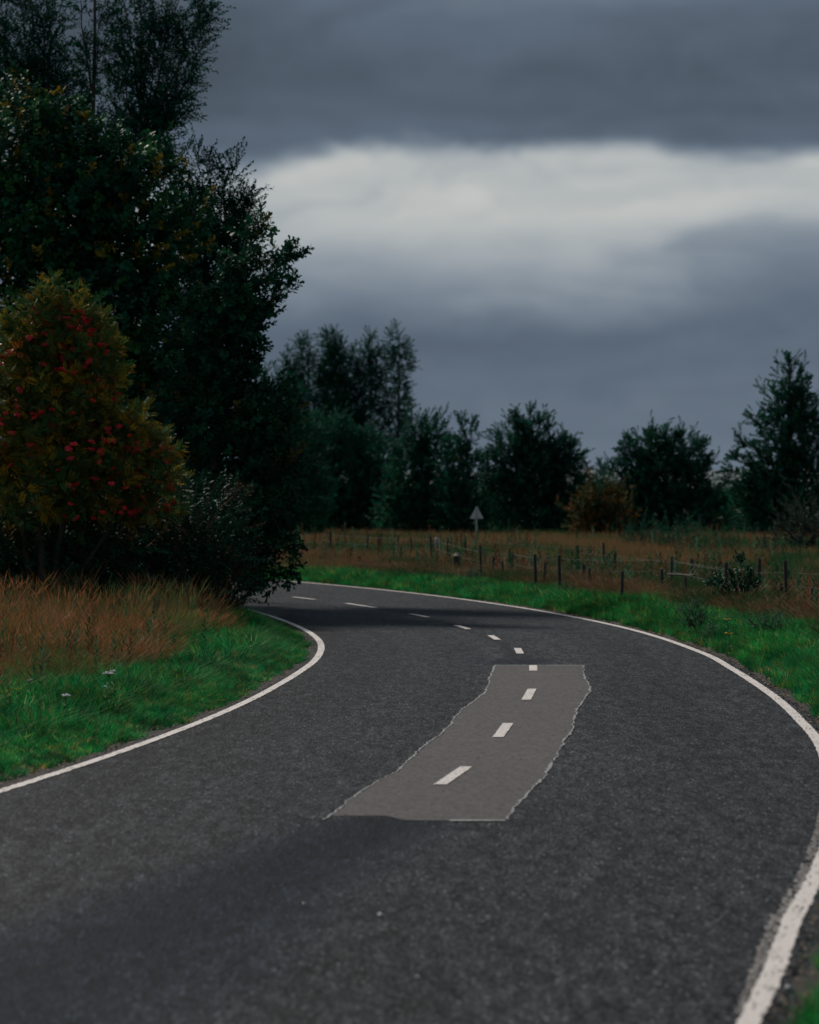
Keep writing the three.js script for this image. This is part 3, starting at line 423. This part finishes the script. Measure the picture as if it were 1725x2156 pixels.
const vg = (X, D, R) => { const n = fbm(X * 0.9, D * 0.5, 301), k = (0.18 + 1.25 * R() ** 2.2 + 0.25 * R()) * (0.55 + 0.9 * noise(X * 3.2, D * 1.3, 306)), p = R(); if (p < 0.06) return C(0.42 * k, 0.32 * k, 0.09 * k); if (p < 0.17) return C(0.17 * k, 0.36 * k, 0.07 * k); if (p < 0.2) return C(0.34 * k, 0.5 * k, 0.2 * k);  return C(lerp(0.006, 0.035, n) * k, lerp(0.25, 0.36, n) * k, lerp(0.095, 0.06, n) * k); };
const dryC = (X, D, R) => { const n = fbm(X * 0.6, D * 0.3, 302), k = (0.5 + 0.8 * R()) * (0.7 + 0.6 * noise(X * 2.2, D * 1.1, 307)) * 1.5; if (R() < 0.14) return C(0.05 * k, 0.13 * k, 0.04 * k); const p = R(); return p < 0.05 + 0.9 * step(0.54, 0.68, fbm(X * 0.9 + 7, D * 0.5, 308)) ? C(0.15 * k, 0.17 * k, 0.06 * k) : p < 0.2 ? C(0.42 * k, 0.29 * k, 0.20 * k) : C(lerp(0.30, 0.38, n) * k, lerp(0.13, 0.19, n) * k, lerp(0.06, 0.08, n) * k); };
// how far the mown green strip reaches from each line before the tall dry grass starts
const wl = D => 2.6 - 0.022 * (D - 30) + 1.6 * (fbm(D * 0.4, 2, 303) - 0.5), wr = D => 1.5 + 0.5 * step(30, 60, D) + 0.8 * (fbm(D * 0.35, 4, 304) - 0.5);
const edge = (D, s) => 0.1 + 0.26 * fbm(D * 1.3, s, 305);
field('verge_grass', 'short bright green grass along the inner left verge', TUFT.short, grassMat, 401, 46000, R => { const D = 22 + 55 * Math.pow(R(), 0.9), t = edge(D, 1) + R() * (wl(D) + 0.6 - edge(D, 1)); return [XL(D) - t, D, (0.55 + 0.6 * R()) * lerp(0.55, 1.1, step(0.3, 1.2, t)) * (0.7 + 0.6 * fbm(D * 0.8, t * 1.5, 310))]; }, vg);
field('verge_grass', 'longer green tufts along the inner left verge', TUFT.mid, grassMat, 402, 15000, R => { const D = 24 + 50 * R(), t = 0.9 + R() * (wl(D) + 0.4); if (fbm(D * 0.7, t * 1.2, 311) < 0.46) return null; return [XL(D) - t, D, 0.55 + 0.55 * R()]; }, vg);
field('verge_grass', 'bright green grass strip along the outer right verge', TUFT.mid, grassMat, 403, 52000, R => { const D = 12 + 100 * R(), t = edge(D, 2) + 0.05 + R() * (wr(D) + 0.3 - edge(D, 2)); return [XR(D) + t, D, (0.45 + 0.55 * R()) * lerp(0.55, 1.1, step(0.4, 1.0, t)) * (0.65 + 0.7 * fbm(D * 0.7, t, 312))]; }, vg);
field('dry_grass', 'tall russet seeding grass in front of the rowan', TUFT.dry, dryMat, 404, 19000, R => { const D = 30 + 34 * R(), t = wl(D) - 0.3 + R() * 5.5; if (XL(D) - t < -0.135 * D - 1) return null; if (fbm(D * 0.6, t * 0.8, 313) < 0.47 && t < wl(D) + 1.8) return null; return [XL(D) - t, D, 0.4 + 0.35 * R(), R() < 0.06 ? 1.9 : 0.7 + 0.45 * R()]; }, dryC);
field('verge_grass', 'green undergrowth among the russet grass on the left', TUFT.mid, grassMat, 405, 16000, R => { const D = 30 + 34 * R(), t = wl(D) + R() * 5; if (XL(D) - t < -0.135 * D - 1) return null; return [XL(D) - t, D, 0.6 + 0.6 * R()]; }, (X, D, R) => R() < 0.5 ? vg(X, D, R) : dryC(X, D, R));
const dryR = (X, D, R) => { const k = (0.45 + 0.8 * R()) * 1.3, g = fbm(X * 0.5, D * 0.25, 309); return R() < 0.12 + 1.1 * step(0.5, 0.64, g) ? C(0.07 * k, 0.13 * k, 0.05 * k) : R() < 0.25 ? C(0.40 * k, 0.27 * k, 0.18 * k) : C(0.27 * k, 0.155 * k, 0.085 * k); };
field('dry_grass', 'tall russet grass along the wire fence on the right', TUFT.dry, dryMat, 406, 26000, R => { const D = 46 + 64 * R(), t = wr(D) - 0.1 + R() * R() * 7; const X = XR(D) + t; if (X > 0.14 * D + 1) return null; if (fbm(D * 0.5, t * 0.6, 314) < 0.44) return null; return [X, D, (0.45 + 0.4 * R()), 0.6 + 0.45 * R()]; }, dryR);
const weed = spray(9, { n: 16, len: 0.7, leaf: 0.12, wide: 0.34, cone: 0.9, twig: 0.006 }), wm = leafMat(0.4, 0.8);
const weedC = (X, D, R) => { const k = 0.5 + 0.9 * R(), p = R(); return p < 0.45 ? C(0.03 * k, 0.11 * k, 0.05 * k) : p < 0.8 ? C(0.16 * k, 0.075 * k, 0.04 * k) : C(0.10 * k, 0.17 * k, 0.10 * k); };
field('tall_weeds', 'brown and green seeding weeds along the fence on the right', weed, wm, 411, 1500, R => { const D = 50 + 62 * R(), t = wr(D) + (R() + R()) * 2.6, X = XR(D) + t; if (X > 0.14 * D + 1 || fbm(X * 0.9, D * 0.4, 317) < 0.45) return null; return [X, D, 0.5 + 0.6 * R(), 0.8 + 0.5 * R()]; }, weedC);
field('tall_weeds', 'scattered leafy weeds in the russet grass on the left', weed, wm, 412, 700, R => { const D = 34 + 26 * R(), t = wl(D) - 0.4 + R() * 4.5; if (XL(D) - t < -0.135 * D - 1 || fbm(D * 0.7, t, 318) < 0.5) return null; return [XL(D) - t, D, 0.45 + 0.5 * R(), 0.7 + 0.5 * R()]; }, weedC);
field('tall_weeds', 'dark weedy patches across the far tawny field', weed, wm, 413, 2600, R => { const D = 95 + 66 * R(), X = -0.14 * D + R() * 0.28 * D; if (X < XR(D) + 3 || fbm(X * 0.3, D * 0.12, 319) < 0.52) return null; return [X, D, 0.6 + 0.6 * R(), 0.8 + 0.4 * R()]; }, weedC);
field('field_grass', 'rough tawny grass of the field reaching to the far trees', TUFT.farGrass, dryMat, 407, 42000, R => { const D = 82 + 82 * R(), X = -0.14 * D + R() * 0.28 * D; if (X < XR(D) + 1.2) return null; const green = fbm(X * 0.08 + 3, D * 0.07, 315); if (X > 1 && D < 126 && green > 0.42) return null; return [X, D, 0.6 + 0.5 * R(), 0.6 + 0.4 * R()]; }, (X, D, R) => { const n = fbm(X * 0.25, D * 0.12, 316), k = 0.6 + 0.6 * R(); return n > 0.52 ? C(0.05 * k, 0.14 * k, 0.05 * k) : C(0.31 * k, 0.20 * k, 0.09 * k); });
field('pasture_grass', 'short green pasture beyond the fence at the right', TUFT.pasture, grassMat, 408, 26000, R => { const D = 66 + 64 * R(), X = XR(D) + 3.5 + R() * 16; if (X > 0.14 * D + 2 || D < 66) return null; return [X, D, 0.6 + 0.6 * R()]; }, (X, D, R) => { const k = 0.7 + 0.5 * R(); return C(0.012 * k, 0.22 * k, 0.08 * k); });

// brown litter along the road edges
{
  const m = new MB(); m.quad(m.v(-0.5, 0, 0), m.v(0, 0.12, -0.32), m.v(0.5, 0, 0), m.v(0, 0.1, 0.32)); const g = m.geo(), R = rng(55), ms = [], cs = [], q = new THREE.Quaternion(), e = new THREE.Euler();
  for (let k = 0; k < 9000; k++) { const D = 14 + 80 * R(), right = R() < 0.62, t = 0.08 + 0.42 * R() * R() ** 0.3, X = right ? XR(D) + t : XL(D) - t; e.set((R() - 0.5) * 0.6, R() * 6.28, (R() - 0.5) * 0.6); q.setFromEuler(e); const s = 0.015 + 0.035 * R(), v = 0.5 + 0.8 * R(); ms.push(new THREE.Matrix4().compose(new THREE.Vector3(X, 0.006, -D), q, new THREE.Vector3(s, s, s))); cs.push(R() < 0.3 ? C(0.22 * v, 0.16 * v, 0.09 * v) : C(0.10 * v, 0.06 * v, 0.04 * v)); }
  const im = new THREE.InstancedMesh(g, std(1, 1, 1, 0.9), ms.length); ms.forEach((x, k) => { im.setMatrixAt(k, x); im.setColorAt(k, cs[k]); }); im.name = 'leaf_litter'; tag(im, 'brown leaf litter and grit along the road edges', 'litter', null, 'stuff'); put(im);
}

// ---------------------------------------------------------------- fences, stakes, sign
const woodMat = [std(0.050, 0.042, 0.036, 0.95), std(0.065, 0.055, 0.048, 0.95), std(0.04, 0.036, 0.033, 0.95)], wireMat = std(0.12, 0.12, 0.12, 0.8);
function postGeo(h, r, seed) { const R = rng(seed), a = new THREE.CylinderGeometry(r * 0.92, r * 1.05, h + 0.2, 9, 5), p = a.attributes.position; for (let k = 0; k < p.count; k++) p.setXYZ(k, p.getX(k) * (0.93 + 0.14 * hash(k % 10, seed, 1)), p.getY(k) + (h + 0.2) / 2 - 0.2 + (p.getY(k) > h * 0.49 ? (R() - 0.5) * 0.02 : 0), p.getZ(k) * (0.93 + 0.14 * hash(k % 10, seed, 2))); a.computeVertexNormals(); return a; }
function post(name, X, D, h, seed, parent = scene, r = 0.05) { const R = rng(seed), m = new THREE.Mesh(postGeo(h, r, seed), woodMat[seed % 3]); m.name = parent === scene ? numbered(name) : name; m.position.set(X, height(X, D), -D); m.rotation.set((R() - 0.5) * 0.1, 0, (R() - 0.5) * 0.12); if (parent !== scene) m.position.sub(parent.position); return put(m, parent); }
function fence(label, pts, h, wires, seed) {
  const f = new THREE.Group(); f.name = numbered('wire_fence'); f.position.set(pts[0][0], 0, -pts[0][1]); tag(f, label, 'fence'); scene.add(f);
  pts.forEach(([X, D, hh], k) => post('post', X, D, hh ?? h, seed + k, f, 0.032 + 0.01 * hash(k, seed, 1)));
  for (const wh of wires) { const q = new MB(), line = []; pts.forEach(([X, D], k) => { const p = new THREE.Vector3(X, height(X, D) + wh, -D).sub(f.position); if (k) { const a = line[line.length - 1]; for (let s = 1; s < 5; s++) { const t = s / 5; const m = a.clone().lerp(p, t); m.y -= 0.03 * 4 * t * (1 - t); line.push(m); } } line.push(p); }); q.tube(line, [0.0025, 0.0025], 4); q.build('wire', wireMat, f); }
  return f;
}
const rf = fence('leaning post and wire fence following the right verge', [[8.3, 54.5], [6.81, 60.4, 1.05], [6.03, 63.7, 0.98], [5.58, 71.4, 0.9], [3.38, 75.3], [2.87, 76.1], [2.5, 82.4, 0.85], [1.79, 83.3, 1.0], [0.66, 97.4], [-0.35, 99.6], [-1.33, 103.1], [-2.54, 108.2], [-3.72, 109.5], [-6, 113]], 0.92, [0.32, 0.6, 0.84], 700);
for (const [y, a] of [[0.7, 0], [0.45, 0.05], [0.25, 0]]) { const q = new MB(); q.tube([new THREE.Vector3(5.5, y, -71.4), new THREE.Vector3(5.95, y - a, -70.2)].map(p => p.sub(rf.position)), [0.022, 0.022], 5); q.build('rail', woodMat[0], rf); }
fence('second post and wire fence further into the field', [[11, 70], [6.9, 66.5, 0.95], [6.1, 72.5], [4.89, 79.6], [4.33, 85.4, 0.9], [5.08, 87.5, 0.9], [1.75, 105.5], [1.15, 104.3], [0.09, 104.3], [-0.9, 103.8]], 0.82, [0.4, 0.72], 740);
[[7.13, 59.3, 0.6], [6.9, 62, 0.62], [5.56, 67.3, 0.66], [5.3, 70, 0.68], [4.25, 67.3, 0.76], [3.92, 72.9, 0.68], [3.86, 74.5, 0.71], [3.07, 76.9, 0.72], [2.26, 81.4, 0.64], [2.08, 83.3, 0.72], [0.44, 89.5, 0.55], [-0.5, 89.5, 0.55], [-1.36, 92.3, 0.55]].forEach(([X, D, h], k) => tag(post('wooden_stake', X, D, h, 770 + k, scene, 0.034), `short dark wooden stake by the wire fence, ${['rightmost', 'second', 'third', 'fourth', 'fifth', 'sixth', 'seventh', 'eighth', 'ninth', 'tenth', 'third from the left', 'second from the left', 'leftmost'][k]}${k && k < 10 ? ' from the right' : ''} of the row`, 'stake', 'short stakes by the fence'));
{
  const D = 150, b = at(1004, 1149, D), s = new THREE.Group(); s.name = 'road_sign'; s.position.set(b.x, 0, -D); tag(s, 'grey back of a triangular warning sign on a thin pole', 'sign'); scene.add(s);
  const metal = std(0.52, 0.54, 0.56, 0.55), top = EYE - (1065 - 1030) * D / F, bot = EYE - (1092 - 1030) * D / F, w = 0.31, sh = new THREE.Shape(), r = 0.045;
  const V = [[-w, bot], [w, bot], [0, top]]; V.forEach((p, k) => { const q = V[(k + 2) % 3], n = V[(k + 1) % 3], dir = (f, t) => { const L = Math.hypot(t[0] - f[0], t[1] - f[1]); return [f[0] + (t[0] - f[0]) / L * r, f[1] + (t[1] - f[1]) / L * r]; }; const a = dir(p, q), c = dir(p, n); k ? sh.lineTo(...a) : sh.moveTo(...a); sh.quadraticCurveTo(p[0], p[1], ...c); });
  const pl = new THREE.Mesh(new THREE.ExtrudeGeometry(sh, { depth: 0.006, bevelEnabled: false }), metal); pl.name = 'plate'; pl.position.z = -0.05; put(pl, s);
  const q = new MB(); q.tube([new THREE.Vector3(-0.03, -0.2, 0), new THREE.Vector3(0, top - 0.08, 0)], [0.036, 0.036], 10); q.build('pole', std(0.38, 0.40, 0.42, 0.6), s);
  for (const y of [bot + 0.09, bot + 0.3]) { const bx = new THREE.Mesh(new THREE.BoxGeometry(0.3 - (y - bot) * 0.5, 0.035, 0.03), metal); bx.name = 'bracket'; bx.position.set(0, y, -0.028); put(bx, s); }
}
{
  const X = 0.8, D = 97, g = new THREE.Group(); g.name = 'metal_hoop'; g.position.set(X, 0, -D); tag(g, 'grey metal hoop standing in the grass by the fence', 'hoop'); scene.add(g);
  const q = new MB(), pts = [[-0.07, -0.1], [-0.065, 0.5], [-0.06, 1.0], [-0.03, 1.08], [0.03, 1.08], [0.06, 1.0], [0.065, 0.5], [0.07, -0.1]].map(([x, y]) => new THREE.Vector3(x, y, 0)); q.tube(pts, [0.024, 0.024], 8); q.build('tube', std(0.34, 0.37, 0.38, 0.5), g);
  const p = new THREE.Mesh(new THREE.BoxGeometry(0.19, 0.04, 0.05), std(0.4, 0.42, 0.42, 0.6)); p.name = 'crossbar'; p.position.set(0.06, 0.42, 0.03); p.rotation.z = 0.35; put(p, g);
}
{
  const X = 1.25, D = 88, g = new THREE.Group(); g.name = 'marker_post'; g.position.set(X, 0, -D); tag(g, 'squat dark square post with a pale top near the metal hoop', 'post'); scene.add(g);
  const b = new THREE.Mesh(new THREE.BoxGeometry(0.19, 0.8, 0.19), woodMat[2]); b.name = 'shaft'; b.position.y = 0.35; put(b, g); const c = new THREE.Mesh(new THREE.CylinderGeometry(0.06, 0.15, 0.08, 4), std(0.2, 0.15, 0.11, 0.9)); c.name = 'cap'; c.position.y = 0.79; c.rotation.y = Math.PI / 4; put(c, g);
}

// ---------------------------------------------------------------- small plants
function yarrow(px, py, h, label, col = [0.75, 0.73, 0.74], heads = 7, size = 1) {
  const D = F * (EYE - h) / (py - 1030), X = (px - 862.5) * D / F, g = new THREE.Group(), R = rng(px * 13 + py | 0); g.name = numbered(col[2] > 0.3 ? 'yarrow_plant' : 'ragwort_plant'); g.position.set(X, height(X, D), -D); tag(g, label, 'flower'); scene.add(g);
  const H = h - g.position.y, st = new MB(); st.tube([new THREE.Vector3(0, -0.03, 0), new THREE.Vector3(0.02, H * 0.6, 0), new THREE.Vector3(0, H - 0.03, 0)], [0.004, 0.003], 4); const hd = new MB();
  for (let k = 0; k < heads; k++) { const a = R() * 6.28, r = 0.05 * Math.sqrt(R()) * size, p = new THREE.Vector3(Math.cos(a) * r, H + (R() - 0.5) * 0.02, Math.sin(a) * r); st.tube([new THREE.Vector3(0, H - 0.05, 0), p], [0.002, 0.002], 3); hd.tube([p.clone().add(new THREE.Vector3(0, -0.006, 0)), p, p.clone().add(new THREE.Vector3(0, 0.007, 0))], t => (t < 0.1 ? 0.004 : t < 0.6 ? 0.016 : 0.009) * size, 8); }
  st.build('stem', std(0.03, 0.07, 0.02), g); hd.build('flower_head', std(...col, 0.9), g);
  const lf = new MB(); for (let k = 0; k < 9; k++) { const y = H * (0.1 + 0.08 * k), a = k * 2.4, L = 0.07; const o = new THREE.Vector3(0, y, 0), e = new THREE.Vector3(Math.cos(a) * L, y + 0.03, Math.sin(a) * L), s = new THREE.Vector3(-Math.sin(a), 0, Math.cos(a)).multiplyScalar(0.012), md = o.clone().lerp(e, 0.5); lf.quad(lf.v(o.x, o.y, o.z), lf.v(md.x + s.x, md.y, md.z + s.z), lf.v(e.x, e.y, e.z), lf.v(md.x - s.x, md.y, md.z - s.z)); } lf.build('leaves', std(0.04, 0.09, 0.03), g);
}
yarrow(229, 1417, 0.48, 'largest white flower head standing in the left verge', undefined, 14, 1.25);
yarrow(239, 1412, 0.52, 'small white flower head just above the largest one', undefined, 4, 0.9);
yarrow(138, 1463, 0.42, 'flat white flower head at the front of the russet grass', undefined, 8, 1);
yarrow(62, 1432, 0.5, 'dull white flower head near the left edge of the picture', [0.4, 0.38, 0.38], 6, 0.9);
yarrow(223, 1447, 0.4, 'single white floret below the largest flower head', undefined, 3, 0.8);
yarrow(12, 1456, 0.4, 'leftmost yellow flower at the edge of the picture', [0.62, 0.42, 0.02], 4, 0.8);
yarrow(39, 1451, 0.42, 'yellow flower just right of the leftmost one', [0.62, 0.42, 0.02], 3, 0.8);
yarrow(19, 1464, 0.38, 'lowest yellow flower near the left edge', [0.6, 0.36, 0.02], 3, 0.7);
yarrow(1532, 1304, 0.45, 'upper orange yellow flower in the right verge', [0.6, 0.33, 0.02], 6, 1.5);
yarrow(1535, 1333, 0.4, 'lower orange yellow flower in the right verge', [0.6, 0.36, 0.02], 6, 1.3);

tree('fence_sapling', 'young dark leaved sapling growing between the fence posts', 'bush', null, 62, 1560, { seed: 230, stems: [[1558, 1195, 0.02], [1575, 1230, 0.015]], spray: 'oak', pal: GREEN.oak, mat: M.leaf, size: 0.6, twigLeaves: 12, thick: 0.3, tips: [[1556, 1178, 1290, 0.12, 2.5], [1545, 1215, 1300, 0.15, 3], [1520, 1225, 1300, 0.15, 3], [1580, 1215, 1300, 0.14, 3], [1590, 1235, 1310, 0.12, 3], [1535, 1250, 1310, 0.14, 3], [1565, 1245, 1310, 0.18, 3.5], [1500, 1230, 1290, 0.1, 2]] });
const thistle = (px, py, D, w, h, seed, label) => tree('thistle_clump', label, 'plant', 'grey green weeds on the right verge', D, px, { seed, stems: [[px, py, 0.012], [px - w * 0.5, py + h * 0.3, 0.01], [px + w * 0.5, py + h * 0.3, 0.01]], spray: 'small', pal: [[3, 0.06, 0.14, 0.085], [1, 0.11, 0.18, 0.12]], mat: M.thin, size: 0.5, twigLeaves: 14, thick: 0.25, tips: Array.from({ length: 9 }, (_, i) => [px + w * (i / 4 - 1), py + h * 0.5 * Math.abs(i / 4 - 1) + h * 0.3 * hash(seed, i, 1), py + h * 1.1, 0.1, 3]) });
thistle(1462, 1275, 56, 20, 40, 241, 'grey green weed clump nearest the right edge of the picture'.replace('nearest the right edge of the picture', 'left of the fence sapling'));
thistle(1620, 1300, 52, 34, 45, 242, 'largest grey green weed clump at the edge of the right verge');
thistle(1499, 1332, 54, 14, 26, 243, 'grey green weed clump close to the right painted line');
thistle(1190, 1238, 72, 18, 32, 244, 'grey green weed clump behind the middle of the bend');
thistle(1000, 1205, 82, 16, 26, 245, 'grey green weed clump below the squat square post');
thistle(770, 1195, 90, 16, 26, 246, 'dark green weed clump on the far side of the bend');
// a few loose stones on the carriageway
[[968 / 1.2058, 1930, 0.02], [1455 / 1.2058 + 100, 1790, 0.012], [640, 1905, 0.012], [880, 2060, 0.012], [1660, 2085, 0.02]].forEach(([px, py, r], k) => { const D = F * EYE / (py - 1030), g = new THREE.IcosahedronGeometry(r, 1), p = g.attributes.position; for (let q = 0; q < p.count; q++) { const h = 0.75 + 0.4 * hash(Math.round(p.getX(q) * 900), Math.round(p.getY(q) * 900) + Math.round(p.getZ(q) * 500), k); p.setXYZ(q, p.getX(q) * h, p.getY(q) * h * 0.7, p.getZ(q) * h); } g.computeVertexNormals(); const m = new THREE.Mesh(g, std(0.5, 0.49, 0.48, 0.8)); m.name = numbered('pebble'); m.position.set((px - 862.5) * D / F, r * 0.45, -D); tag(m, 'tiny pale pebble lying on the asphalt, ' + ['below the near end of the repair strip', 'right of the repair strip', 'left of the repair strip below its near end', 'nearest the bottom edge of the picture', 'outside the right painted line'][k], 'pebble', 'loose pebbles on the road'); put(m); });

renderer.render(scene, camera);
